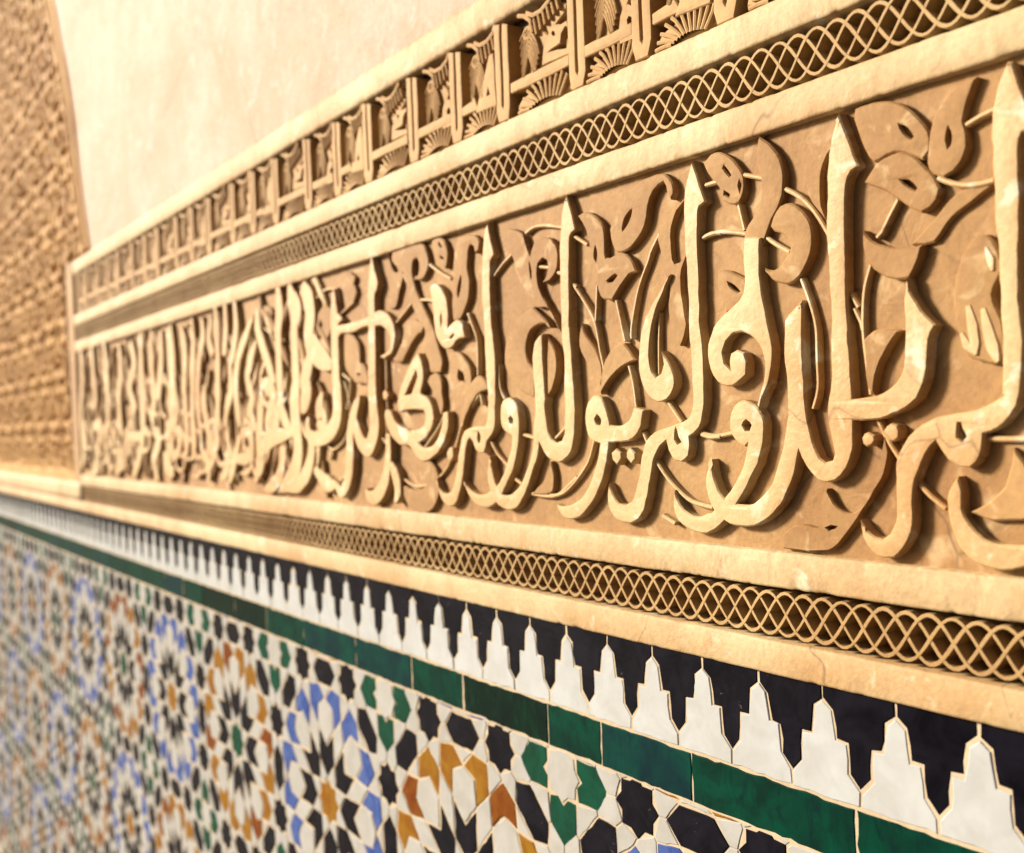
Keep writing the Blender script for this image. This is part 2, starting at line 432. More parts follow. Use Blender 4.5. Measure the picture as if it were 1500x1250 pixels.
letter('d 1140,80! 1230,320 1285,465! 1235,505 1198,600 1190,800 1195,1100 e 1200,450 1220,800 1240,1100 g 1250,200 1245,400 1200,530 1120,625 1060,640 980,610 900,510 850,400! 835,520 780,680 720,800 640,890 560,940 460,960 340,935 250,870 190,760 165,620 205,465! 225,590 265,690 315,755! 360,785 410,797 480,800 560,760 650,650 700,500 740,330 765,150 765,0 e 755,1000 740,800 750,600 800,525 870,450! 878,800 890,1050 g 900,100 930,250 965,370 1000,450 1045,488 1095,475 1112,425 1080,300 1060,100 e 1085,1000 1085,700 1075,350 1055,0 d 1050,900 1055,700 1060,500 1075,330 1105,200')
letter('g 440,32 525,65 580,140 595,240 585,380 550,500 480,650 400,790 330,890 240,980 150,1010 50,980 j 960,1010 925,900 935,795! 975,890 1040,960 1110,988 1180,960 g 205,860 270,790 345,700 420,560 460,430 472,352! 455,375 400,345 355,280 340,180 370,80',
       'g 465,178 500,215 485,258 460,256 436,215')
letter('h 1065,25! 1100,130 1160,325! 1120,365 1108,450 1110,700 1118,900 1130,1240 i 1130,400 1150,600 1160,900 1150,1030 1120,1130 1050,1200! j 1055,470 1040,540 985,580 920,560 890,500 875,430! 830,470 800,530 775,640 755,750 735,870 700,970 650,1020 580,1035 520,1010 470,950 445,860 455,740! 485,820 530,890 575,905 620,880 650,800 680,670 700,520 730,430 790,370 880,330 960,305 1030,270 1065,200 1072,100 i 1065,800 1055,600 1040,400 h 1040,1240 1035,1000 1025,800 1010,600 1005,400 1010,250 1035,130',
       'j 950,335 965,400 985,440 960,455 940,420')
letter('j 370,98! 400,110 440,200 465,310! 530,325 600,280 630,210 640,178! 712,205! 695,330 670,380 600,430 460,440! 450,540 420,680 370,820 310,920 240,990 160,1005 100,960 65,895! 130,910 220,880 290,800 340,680 375,560 390,450! 320,420 290,350 280,250 300,150 335,105',
       'j 370,238 400,275 392,318 370,312 352,270')
letter('j 515,485! 550,520 557,560 525,610! 490,570 483,520')
letter('j 615,478! 655,520 658,560 625,602! 592,555 588,510')
letter('c 110,215 150,235 162,275 140,315 105,328 70,305 62,262 78,228')
letter('c 280,150 325,165 345,210 335,260 300,292 260,285 225,250 215,210 240,170')
letter('h 145,280! 180,390 215,535! 182,562 168,640 168,900 170,1240 i 175,400 190,650 205,850 215,1000 j 212,250 205,400 185,510 120,578 70,585 20,560 m 980,580 940,500! 920,620 880,750 840,880 800,980 740,1080 660,1110 590,1085 530,1020 480,900 460,780 490,612! 505,740 530,850 555,905! 600,972 680,960 750,900 800,800 850,650 880,500 885,300 l 900,1000 882,700 872,500 900,370 965,308! 970,500 980,700 995,900 m 990,150 1000,270 1015,370 1045,455 1090,492 1140,470 1165,410 1170,200 1165,0 l 1165,600 1140,300 k 1130,1000 1125,700 1125,400 1150,150')
letter('m 660,80 720,130 750,230 755,400 735,570 700,730 650,850 600,960 545,1040 480,1085 420,1085 340,1040 280,960 245,845! 300,920 380,970 450,960 520,905 570,850 620,740 665,600 690,440! 680,420 620,390 585,320 580,200 600,110',
       'm 670,245 695,280 690,322 665,312 655,270')
letter('k 465,280! 480,400 520,580! 490,640 485,800 490,1000 500,1240 l 510,300 530,500 535,800 535,1050 m 535,250 520,380 470,460 455,485! 450,530 430,585 390,590 350,560 325,480 300,450! 270,520 255,650 240,800 215,930 180,1040 120,1075 60,1040 20,960 -5,825! 30,920 75,960 120,940 160,850 185,700 205,550 230,430 270,370 350,345 430,345! 455,280 465,150 l 470,900 450,700 435,400 425,100 k 410,1000 410,700 430,400',
       'm 378,390 397,440 385,497 368,450')
letter('o 940,310! 985,470 1000,640 965,800 1040,850 1100,960 1135,1140 p 1055,120 1030,220 960,330 880,385! 800,330 790,240! 890,222 945,170 960,60 o 1000,1010! 850,1000 710,1030! 680,950 690,860 720,740 800,530 870,390',
       'o 905,525! 925,600 850,812! 775,825!')
letter('p 500,0! 560,20 600,120 680,200 770,245 850,340 920,430 990,430 1060,385 1120,280 1148,140 1155,40! 1220,25! 1222,180 1190,330 1120,470 1030,560 940,595 870,550 810,470 760,412 690,410 620,370 560,290 515,180 490,60')
lstroke('p 535,280,16 540,450,18 535,620,20 510,780,26 455,930,28 380,1010,26 310,980,18 290,905,4')
lstroke('p 560,620,12 605,720,22 640,830,24 650,960,20 620,1060,8')
# --- left half: narrower in view
lstroke('n 308,262,3 312,400,20 322,520,40 306,640,26 310,900,26 315,1240,28 o 378,700,30 395,1000,34 p 385,150,36 368,300,36 310,440,34 240,400,32 190,280,30 150,100,24 o 205,900,16 225,838,4', .92)
lstroke('o 175,880,8 p 120,100,22 102,300,28 102,500,30 92,700,30 60,860,28 0,950,22 r 800,1150,18 762,1075,4', .92)
letter('n -60,960! 40,935 140,912 240,880 310,822 400,800 480,850 530,940 548,1060 530,1180 505,1240 o 515,385! 470,345! n 480,1210 495,1120 480,1020 400,955 330,960 240,962 140,1012 60,1028 -20,1030 q 830,752 800,800! 750,800! 738,600! 760,500! 790,545 840,610')
lstroke('q 752,300,4 755,450,22 762,640,36 768,900,32 778,1240,34 r 785,100,36 795,300,38 775,470,40 720,575,36 640,630,34 560,650,30 505,600,26 490,500,22 505,425,10', .92)
lstroke('r 500,640,14 528,720,34 515,870,36 465,1020,38 385,1130,30 300,1172,8', .92)
lstroke('q 298,262,16 325,400,46 368,520,56 352,680,36 360,1000,38 372,1240,40 r 360,200,48 365,450,50 388,640,46 392,800,46 365,950,50 300,1080,46 215,1160,14', .92)
lstroke('q 180,285,20 192,420,36 200,545,44 188,720,34 195,1000,34 205,1240,38 r 210,150,34 215,320,34 260,460,36 350,600,6', .92)
lstroke('r 355,600,6 240,612,30 140,640,40 60,710,40 0,800,34', .92)
lstroke('r 245,720,30 235,880,34 205,1030,38 130,1130,30 60,1160,8', .92)
lstroke('r 20,60,10 90,110,40 140,200,40 120,320,30 85,480,30 100,600,20', .92)
lstroke('r 130,310,16 175,420,36 160,560,28 100,620,12', .92)
lstroke('q 430,280,30 490,400,50 515,560,46 500,760,46 540,900,60 640,1010,50 740,1085,16', .92)
lstroke('q 520,880,20 500,1060,40 460,1240,46 r 480,150,50 455,300,44 430,385,8', .92)
lstroke('r 640,170,10 610,330,40 640,460,50 610,560,30', .92)
lstroke('r 560,960,16 640,1060,30 700,1110,34 780,1120,10', .92)
for q in ('310,120,24 322,300,44 328,500,46 326,800,46 318,950,44 290,1080,40 245,1120,20', '372,100,24 378,260,46 370,420,44', '430,90,24 440,250,46 420,420,44 405,470,40 410,640,46 385,760,40 375,860,30',
          '545,180,10 500,300,40 455,440,46 440,600,50 452,760,50 470,860,20', '480,870,10 445,1000,46 420,1120,50 400,1200,20', '470,880,20 520,900,50 535,980,50 500,1050,46 440,1050,30',
          '570,130,20 572,250,50 600,360,50 640,480,46 670,600,46', '560,330,20 525,470,46 510,560,46 540,680,46 530,760,46 560,880,40', '590,620,16 590,760,50 580,920,60 585,1060,60 560,1190,30',
          '225,190,20 235,300,50 215,440,46 205,600,46 210,780,46 232,900,30', '170,190,20 180,400,50 175,700,50 180,900,50 190,1060,30', '110,250,20 130,420,50 125,600,50 135,780,50 140,1000,46 120,1030,20',
          '40,230,20 55,420,50 62,620,50 80,760,46 60,860,46', '75,870,30 100,900,50 90,1000,50 60,1050,30', '280,180,20 275,330,46 300,420,46', '245,600,30 250,760,50 280,920,46 300,1040,46', '225,900,20 235,1010,40 270,1080,50 275,1190,30',
          '375,880,20 395,1000,50 380,1130,50 350,1170,20', '20,880,30 40,960,60 20,1060,50', '640,640,40 600,600,20'):
    lstroke('s ' + q, .62)
for q in ('80,200,60 90,420,80 85,640,80 100,900,60', '150,190,60 160,360,80 175,560,80 160,620,40', '230,190,60 250,400,90 260,640,80 240,800,60', '330,200,50 340,380,90 330,560,80 350,800,60',
          '400,190,60 430,330,80 400,480,90 440,640,80', '470,120,40 475,330,80 490,640,80 480,860,80 430,1060,60', '540,110,40 540,320,80 560,560,80 540,700,60', '600,110,40 605,300,80 585,560,80', '650,100,60 670,360,80 680,640,70 650,820,60',
          '160,740,60 210,735,70 190,900,60', '380,800,40 470,805,60 500,820,30', '180,940,80 190,1010,60 150,1060,30', '330,880,60 345,960,80 310,1050,50', '560,770,60 590,820,80 560,960,70 590,1090,30', '100,700,60 110,840,80 90,1000,60', '630,900,60 640,1000,80 690,1040,50', '250,900,40 280,1040,60'):
    lstroke('t ' + q, .50)
# beyond the right edge of the photograph the inscription goes on
for dx in (.52, .84, 1.14):
    base = [(-.80, .255, False, .004), (-.795, .2, False, .02), (-.80, .0, False, .02), (-.79, -.06, False, .022), (-.82, -.10, False, .022), (-.87, -.06, False, .02), (-.875, .02, False, .006)]
    stroke('letter', [(x + dx, z, c, w) for x, z, c, w in base], lv(-.0008), YB + .006, M_FACE, band)
    base = [(-.66, .05, False, .01), (-.63, .03, False, .02), (-.64, -.01, False, .02), (-.68, -.07, False, .02), (-.73, -.11, False, .018), (-.77, -.10, False, .005)]
    stroke('letter', [(x + dx, z, c, w) for x, z, c, w in base], lv(-.0008), YB + .006, M_FACE, band)

# --- leaves
leaf('a -10,345 120,297 240,287 350,320 450,400 530,500 548,560 530,650 490,720 420,695 320,660 230,680 130,740 60,640 10,520 -20,420', 'a 315,458 370,478 415,545 400,562 345,520')
leaf('a 880,108! 840,220 800,350 790,430 812,520 812,620 780,730 720,810 640,852 560,830 520,740 525,600 545,500 580,380 640,280 720,190 810,140', 'a 675,480 697,540 687,612 672,628 658,570', y=.0036)
leaf('a 62,885! 110,800 200,712 320,655 420,690 500,760 580,850 622,920 600,1010 550,1070 480,1107 410,1080 310,1010 200,940 110,908', 'a 328,865 390,868 447,920 437,942 380,912', y=.0026)
leaf('b 60,-10! 90,30 160,80 260,108 400,108 492,92! 470,200 400,335! 310,347 220,327 130,270 80,200 58,100', y=.0026)
big_leaf = leaf('b 830,60 950,20 1040,160 1058,290 990,450 1058,640 1085,800 1075,960 1000,968 900,945 800,900 730,700 705,450 740,250', y=.0070)
for q in ('b 820,540,6 850,680,11 870,820,10 880,900,4', 'b 930,560,6 960,700,11 1000,840,12 1040,950,5', 'b 770,740,5 810,830,9 880,890,5', 'b 950,110,4 985,200,8 1000,280,4'):
    stroke('vein', parse(q), .0038, YB + .004, M_FACE, big_leaf)
leaf('b 60,790! 130,720 230,705 332,725! 270,800 200,900 150,1050 135,1195! 90,1150 65,950', y=.0036)
leaf('u 620,800! 650,860 720,912 790,860 840,760 860,640 872,560! 892,640 872,740 800,860 730,970 650,1062 560,1077 430,1062! 425,1010 480,960 582,976! 586,900 600,840', 'u 618,972 640,962 665,966 655,976 632,984', y=.0046)
leaf('c 830,810! 940,755 1020,690 1080,620 1130,480 1150,330! 1230,450 1300,620 1350,850! 1200,870 1000,865', y=.0050, mat=M_KUF)
leaf('d 130,440 180,380 250,360 330,400 400,480 432,560 428,660 390,742 320,747 268,715 240,620 180,545', 'd 282,462 330,530 320,540 275,480', 'd 395,570 412,610 400,655 388,610', 'd 285,650 320,672 318,692 285,672')
leaf('d 535,250! 620,300 690,410 724,540 716,680 690,765 640,850 600,960 570,1060! 445,1060! 430,960 490,850 540,750 558,600 530,450 530,300', y=.0030)
leaf('d 628,905! 650,840 700,760 780,738 870,800 930,900 942,1030 910,1160 e 855,272 800,320 720,332 640,290 580,212! 650,228 715,185 765,100 d 776,1060 750,1000 705,955 655,942', y=.0012)
leaf('a 1005,868! 850,905 720,965 630,1060 560,1150 480,1240 b 380,90! 490,92! 565,75 a 655,1190 740,1100 830,1030 1005,895!', y=.0070)
letter('e 450,-10! 570,-10! 568,250 595,450 620,600 650,740 662,870 645,1000 610,1120 555,1255! 560,1180 590,1060 602,950 590,850 550,760 490,700 430,677 370,697 320,752 297,830 308,905 348,955 340,900 355,842 400,815 450,840 473,900 466,1002! 430,1030 370,1077 290,1072 220,1000 190,900 188,770 225,650 300,560 380,490 440,400 450,280 443,120')
leaf('e 240,240 330,235 442,292! 442,400 380,495 300,545 270,450 238,350', 'e 318,318 360,340 402,385 390,392 340,360', y=.0040)
leaf('d 1062,330! 1000,450 982,600 986,750 1042,905! 960,800 890,680 862,560 880,460 950,390', y=.0075)
leaf('h 460,470 530,340 620,220 720,150 840,122 902,180 918,270 890,312! 862,250 840,180 770,250 730,350 710,480 660,590 582,682! 530,702 480,680 455,600 448,530', 'h 608,385 592,460 543,537 558,450')
leaf('h 212,430! 260,403 330,420 390,480 415,560 422,738 480,720 550,710 600,740 645,842! 590,860 540,930 490,1010 470,1048 400,1040 368,980 358,900 350,800 305,700 290,600 260,500', 'h 346,655 357,720 346,780 336,720', 'h 432,908 490,858 503,868 462,918', y=.0030)
leaf('h 998,300! 930,390 890,520 890,640 915,780 1015,708! 966,820 960,930 975,1060 995,1200 i 1000,370 990,450 960,542! 900,480 880,380 870,230 h 880,960 850,870 830,760 800,650 785,580! 860,460', y=.0060)
letter('h 905,860! 830,980 750,1130 i 725,320 685,480 675,650 690,780 740,890 810,947 880,930 932,850 937,760 900,660 835,575! 856,670 840,740 800,764 770,720 755,600 765,430 805,270 872,95!')
vine('i 800,290 795,520 797,760', 3.6, .0075)
leaf('i 238,368! 270,450 340,550 382,650 397,760 380,832! 330,740 260,630 224,540 224,450', y=.0032)
leaf('i 398,720 440,600 500,530 560,518! 600,570 648,637! 570,672 510,720 440,800 388,892!', y=.0020)
leaf('m 1020,665! 1052,800 1042,940! 980,972 840,962! 930,870 980,780', y=.0050)
leaf('k 200,420 290,398 340,410 372,470 362,540 330,567! 316,502 290,490 265,560 260,700 280,850 270,980 240,1080 200,1160 l 150,200! 128,180 k 122,1000 130,700 150,500', 'k 200,775 202,860 178,972 170,900', y=.0040)
leaf('k 552,400! 620,350 700,350 772,390! 810,520 838,590! 870,480 940,425 1020,430 1080,520 1092,640 1070,740 1010,822 943,842! 990,760 1002,680 990,632 950,612 906,660 900,800 930,920 1000,1050 1090,1220 l 1132,302! 1080,235 1000,80 k 860,1050 790,900 720,740 660,580', 'k 830,645 848,740 846,805 832,740', y=.0030)
leaf('l 860,60! 760,140 660,280 610,450 620,620 690,760 790,850 885,892! 885,640! 825,560 805,430 830,310 900,230 970,215 1032,250! 960,150', y=.0016)
leaf('l 1000,338! 1070,470 1086,600 1060,760 1000,885! 993,600', y=.0020)
letter('n 900,560 945,525 1010,570 1060,670 1085,830 1080,975! 1130,915 1190,890 1225,920 1260,1070! 1190,1095 1130,1160 1060,1192 990,1120 955,1020 935,820 915,660', 'n 1012,825 1022,890 1014,965 1004,890', 'n 1098,1080 1138,1035 1148,1040 1118,1088')
leaf('l 90,480! 160,470 240,540 290,640 300,742! 360,690 425,740 457,817! 370,850 310,930 250,1060 215,1185! 208,1050 235,900 237,760 218,660 182,640 175,742! 140,650 95,560', y=.0028)
leaf('n 500,200! 650,150 790,115 840,190 864,310 840,430 780,492 712,472! 760,420 767,330 740,264 704,292 695,400 720,520 760,650 830,800 920,1000 o 1150,200 1202,400! 1190,540 1060,540 1040,430 960,230 n 830,1010 760,900 700,760 650,620 620,450 560,380 490,290', y=.0036)
leaf('n 640,900 740,890 820,960 800,1020! 760,1040 700,1120 640,1240 o 720,422! 640,432 598,390 640,330 720,150 735,20', y=.0050)
leaf('n 895,85 1000,62 1050,150 1062,260 1040,372 990,335 950,275 910,200', 'n 972,105 998,150 988,155 968,125', 'n 985,243 1018,268 1010,278 985,262', y=.0046)
leaf('o 10,100 90,80 150,140 190,220 203,430! 250,460 290,560 302,702! 220,682 150,682 80,580 20,480', 'o 165,560 185,555 205,572 180,590', y=.0050)
leaf('o 1020,670! 1050,590 1110,560 1170,590 1195,660 1200,800 1220,950 1190,1100! 1150,950 1090,800', y=.0050)
leaf('n 440,200! 500,400 560,390 600,430 560,600 520,760 450,780! 500,600 540,500 470,400', y=.0070)
stroke('leaf', parse('p 840,590,24 930,650,26 1005,750,34 1025,870,40 975,1010,40 870,1060,38 765,1010,30 690,895,8'), .0036, YB + .004, M_LEAF, band)
leaf('q 640,450! 700,500 725,600 690,760 640,842! 600,830 620,700 600,620 580,700 590,830! 560,700 570,560', y=.0050)
leaf('q 880,130! 945,180 930,250! 960,330 930,430! 880,470 820,330 840,270 900,240', y=.0060)
leaf('q 20,470! 90,500 100,580 40,640! 10,560', y=.0060)
# packed bowls, loops and ligatures of the far words
x = -1.98
while x > -3.6:
    kd = rnd.choice('wnlmh'); sx = rnd.uniform(.8, 1.15); z0 = rnd.uniform(-.115, -.06); w = rnd.uniform(.011, .015)
    if kd == 'w': pp = [(.02, .10), (.045, .085), (.05, .05), (.02, .035), (-.005, .06), (.01, .10), (.045, .085), (.05, .03), (.02, -.005), (-.03, -.01)]
    elif kd == 'n': pp = [(.055, .10), (.06, .04), (.035, 0), (-.005, -.005), (-.03, .03), (-.032, .075)]
    elif kd == 'l': pp = [(.04, rnd.uniform(.24, .33)), (.042, .15), (.042, .06), (.02, .01), (-.015, .02), (-.03, .07), (-.028, .15)]
    elif kd == 'm': pp = [(.06, .12), (.03, .10), (.01, .065), (.03, .04), (.055, .06), (.03, .105), (-.01, .09), (-.03, .02), (-.05, -.01)]
    else: pp = [(.06, .18), (.03, .20), (-.01, .17), (.0, .12), (.05, .10), (.045, .06), (0, .05), (-.04, .06)]
    stroke('letter', [(x + px_ * sx, max(-.132, z0 + pz), False, w * (.35 if i_ in (0, len(pp) - 1) else 1)) for i_, (px_, pz) in enumerate(pp)], lv(-.0008), YB + .006, M_FACE, band)
    x -= rnd.uniform(.040, .068)
# dense small leaves between the far letters
for k in range(230):
    x = -1.72 - 1.93 * (k + rnd.random()) / 230; z = rnd.uniform(-.12, .245)
    a = rnd.uniform(-.9, .9) + math.pi / 2; L = rnd.uniform(.05, .11); cv_ = rnd.uniform(-.5, .5)
    pts = []
    for m_ in range(5):
        v = m_ / 4 - .5
        pts.append((x + math.cos(a + cv_ * v) * L * v, max(-.138, min(.262, z + math.sin(a + cv_ * v) * L * v)), False, [.003, .014, .018, .012, .003][m_] * rnd.uniform(.8, 1.2)))
    stroke('leaf', pts, lv(.0015), YB + .004, M_LEAF if k % 3 else M_FACE, band, b=.003)
# --- tendrils
for q in ('a 800,462 900,400 1012,345', 'a 595,850 700,890 850,903 1005,868', 'a 300,1010 240,1130 185,1250 b 150,40', 'b 100,240 58,400 45,600 55,800 105,1190', 'b -20,560 30,660 45,720',
          'c 150,125 215,260 310,410', 'c 440,590 540,690 650,780', 'c 950,268 1100,270 1280,272',
          'd 138,605 240,570', 'd 425,528 560,552', 'd 385,750 430,935', 'd 118,992 200,957 300,945 435,962', 'd 725,632 830,690 940,800 1045,968', 'd 580,985 660,1040 755,1095', 'e 842,290 900,450 950,650 962,900 965,1100 930,1245',
          'e 1200,400 1260,500', 'g 115,275 200,300 340,275', 'h 800,560 735,700 720,760 650,960 600,1240 i 600,480', 'h 170,572 280,642', 'h 172,932 250,1050 330,1200 i 370,560 400,720 388,890', 'h 60,845 105,860',
          'i 350,90 340,350', 'i 488,200 555,500', 'i 580,680 610,800 635,985', 'j 325,430 280,590 180,740 90,820 0,835', 'j 682,370 722,465', 'j 858,140 965,295', 'j 1112,385 1170,405 1252,400', 'j 780,580 860,700 950,800 1050,880 1195,922',
          'j 825,980 920,1040', 'h 1140,205 1240,175', 'h 1120,590 1180,560 1255,552', 'k 490,780 570,670 655,580', 'k 780,385 850,330 950,312 1120,330', 'k 890,690 1000,700', 'k 1090,740 1135,760', 'l 255,120 310,260 345,380 352,690', 'l 540,590 552,800 595,905',
          'm 470,490 530,600 622,705', 'm 760,420 872,452', 'm 690,830 742,872', 'm 1045,465 1172,330', 'm 355,60 260,190 200,330 145,530', 'm 840,962 960,985 1080,970 1250,810', 'l 365,860 385,960', 'k 1210,845 1250,880',
          'n 870,330 970,410 1085,475', 'n 775,690 860,690 935,712', 'n 530,920 690,720', 'n 600,430 640,520', 'o 505,390 515,600 520,760', 'o 520,880 535,1100 p 480,60 500,380', 'p 680,800 760,860 850,885 940,870', 'p 1030,825 1120,740 1190,640 1215,570', 'p 1150,60 1060,240 930,430',
          'p 430,320 490,400', 'p 690,890 760,960 850,960', 'q 550,400 640,310 760,300', 'q 20,700 120,780 160,840', 'q 570,780 620,690', 'q 800,550 930,430', 'r 560,940 640,1020 740,1080', 'r 830,60 890,300 880,500 830,660 720,760 640,680', 'r 720,780 700,860', 'q 800,1150 900,1240', 'o 80,620 70,800 30,1000', 'r 790,1070 880,1000'):
    vine(q)
letter('o 530,755 560,790 575,830 555,880 520,890 505,840 510,790')
letter('p 1235,430 1275,440 1280,540 1260,590 1215,580 1205,500')

# ------------------------------------------------------------------ lattice bands
def lattice(label, z0, z1, phase, dep, sd_):
    t = thing('lattice_band', label, 'lattice', 'pierced lattice bands')
    sheet('lattice_backing', XP, XR, z0 - .01, z1 + .01, dep + .0005, 200, 4, .001, 8, M_DEEP_SHADE, t, 0, .07)
    pch, Hh, w, yf, yb = .0225, .0212, .0017, .0036, sd_
    zc = (z0 + z1) / 2
    for s_ in range(4):
        vs_, fs = [], []
        x0, x1 = XP + .002, XR
        n = int((x1 - x0) / (pch / 5)); k = 6
        for i in range(n + 1):
            x = x0 + (x1 - x0) * i / n
            a = 2 * math.pi * (x - phase - s_ * pch) / (4 * pch)
            jit = .0008 * nz(x, s_ * 3.3, zc * 7, 28)
            z = zc + Hh * math.cos(a) + jit
            dz = -Hh * math.sin(a) * 2 * math.pi / (4 * pch)
            L = math.hypot(1, dz); nx_, nz_ = -dz / L, 1 / L
            ww = w * (1 + .34 * nz(x, s_, zc, 60)); y = yf + s_ * .00015 + .0006 * nz(x, s_ * 2.0, zc * 3, 35)
            for d_, yy in ((-ww, yb), (-ww, y + .0005), (-ww + .0004, y), (ww - .0004, y), (ww, y + .0005), (ww, yb)):
                vs_.append((x + nx_ * d_, yy, z + nz_ * d_))
        for i in range(n):
            for j in range(k - 1):
                a_ = i * k + j; fs.append((a_, a_ + 1, a_ + k + 1, a_ + k))
        part('strand', vs_, fs, M_LATT, t)
    return t
lat_up = lattice('narrow pierced stucco lattice strip between the angular script and the flowing script', Z_A, Z_LT, .0, .055, .024)
lat_lo = lattice('narrow pierced stucco lattice strip just above the tiled dado', Z_E, Z_D, .008, .050, .030)
fillet(lat_lo, Z_F - .002, Z_E, XL, XR)

# ------------------------------------------------------------------ angular (kufic) script band
kuf = thing('angular_script_band', 'carved stucco band of angular script stems with feathered palmettes under the plaster', 'inscription')
YK = .027
sheet('carved_ground', XP, XR, Z_KB - .012, Z_KT + .012, YK, 200, 8, .001, 8, M_DEEP_SHADE, kuf, 0, .07)
fillet(kuf, Z_LT, Z_KB)
fillet(kuf, Z_KT, Z_KTT, yf=.001, b=.005, rough=.001)
HK = Z_KT - Z_KB
pairs = [-.7396, -.8649, -.9819, -1.1392, -1.2579, -1.3844, -1.5347, -1.6536, -1.7761, -1.934, -2.0533, -2.1754, -2.3325, -2.4517, -2.5757, -2.7307, -2.849, -2.972, -3.125, -3.244, -3.367, -3.522, -3.641]
right = [-.5843, -.4650, -.3420, -.1870, -.0680, .0550, .2100, .3290, .4520]
pairs = right[::-1] + pairs
kinds_from = {(-.7396): 'M'}
i0 = pairs.index(-.7396)
def kind(i):    # the gap between pair i (right) and pair i + 1 (left)
    return 'MFK'[(i - i0) % 3]
def kl(base=.0015):
    cnt[0] += 1
    return base + (cnt[0] % 7) * .0003
# reference outlines, measured in gaps that show well, normalised to gap and band height
def norm(txt, xl, xr):
    return [((x - xl) / (xr - xl), (z - Z_KB) / HK, c) for x, z, c in parse(txt)]
REF = {
 'K': ([norm('W 815,602! 1068,487! 1062,350 1045,345 1035,435! 872,472! 985,390 1000,300 1030,240 1085,232! 1110,200! 1110,175! 1040,180 985,215 905,232 865,320 850,380 825,440', -1.1392, -.9819)], [norm('W 915,283 932,290 935,318 918,322 908,300', -1.1392, -.9819)]),
 'M': ([norm('W 340,488! 376,482! 395,700 407,968! 215,1040! 240,930 260,830 300,680', -1.2579, -1.1392)], [norm('W 330,800! 346,862! 318,877!', -1.2579, -1.1392)]),
 'F': ([norm('V 405,110 420,60 455,25 500,30 528,90 538,180 535,275! 490,262! 400,300! 395,205!', -.9819, -.8649)], [norm('V 462,105 485,118 482,165 455,172 448,135', -.9819, -.8649)]),
}
PAL_A = norm('W 700,180 650,232 632,300 602,400 600,520 622,650 670,715! 740,680 800,618 830,500 855,400 868,365 850,310 775,250 750,205', -1.1392, -.9819)
PAL_B = norm('W 740,105 800,92 870,55 940,10 1010,20 1015,60! 985,125 940,190 890,255 855,300! 800,262 762,185', -1.1392, -.9819)
PAL_C = norm('W 566,1012! 572,960 605,900 662,850 760,795 850,752 960,705 1040,672! 1075,720 1070,805! 850,918 700,1000', -1.1392, -.9819)
def fan(name, quills, yf, parent):
    """a palmette: a bundle of tapered feather strokes, one mesh"""
    vs_, fs = [], []
    for pts in quills:
        n = len(pts); o = len(vs_); k = 5
        for i, (x, z, w) in enumerate(pts):
            a = Vector(pts[max(0, i - 1)][:2]); e = Vector(pts[min(n - 1, i + 1)][:2]); t_ = (e - a).normalized()
            nr = Vector((-t_.y, t_.x)); w *= .5
            for d_, yy in ((-w, .0095), (-w, yf + .0009), (0, yf), (w, yf + .0009), (w, .0095)):
                vs_.append((x + nr.x * d_, yy, z + nr.y * d_))
        for i in range(n - 1):
            for j in range(k - 1):
                q = o + i * k + j; fs.append((q, q + 1, q + k + 1, q + k))
        fs.append(tuple(o + (n - 1) * k + j for j in range(k)))
    return part(name, vs_, fs, M_KUF, parent)
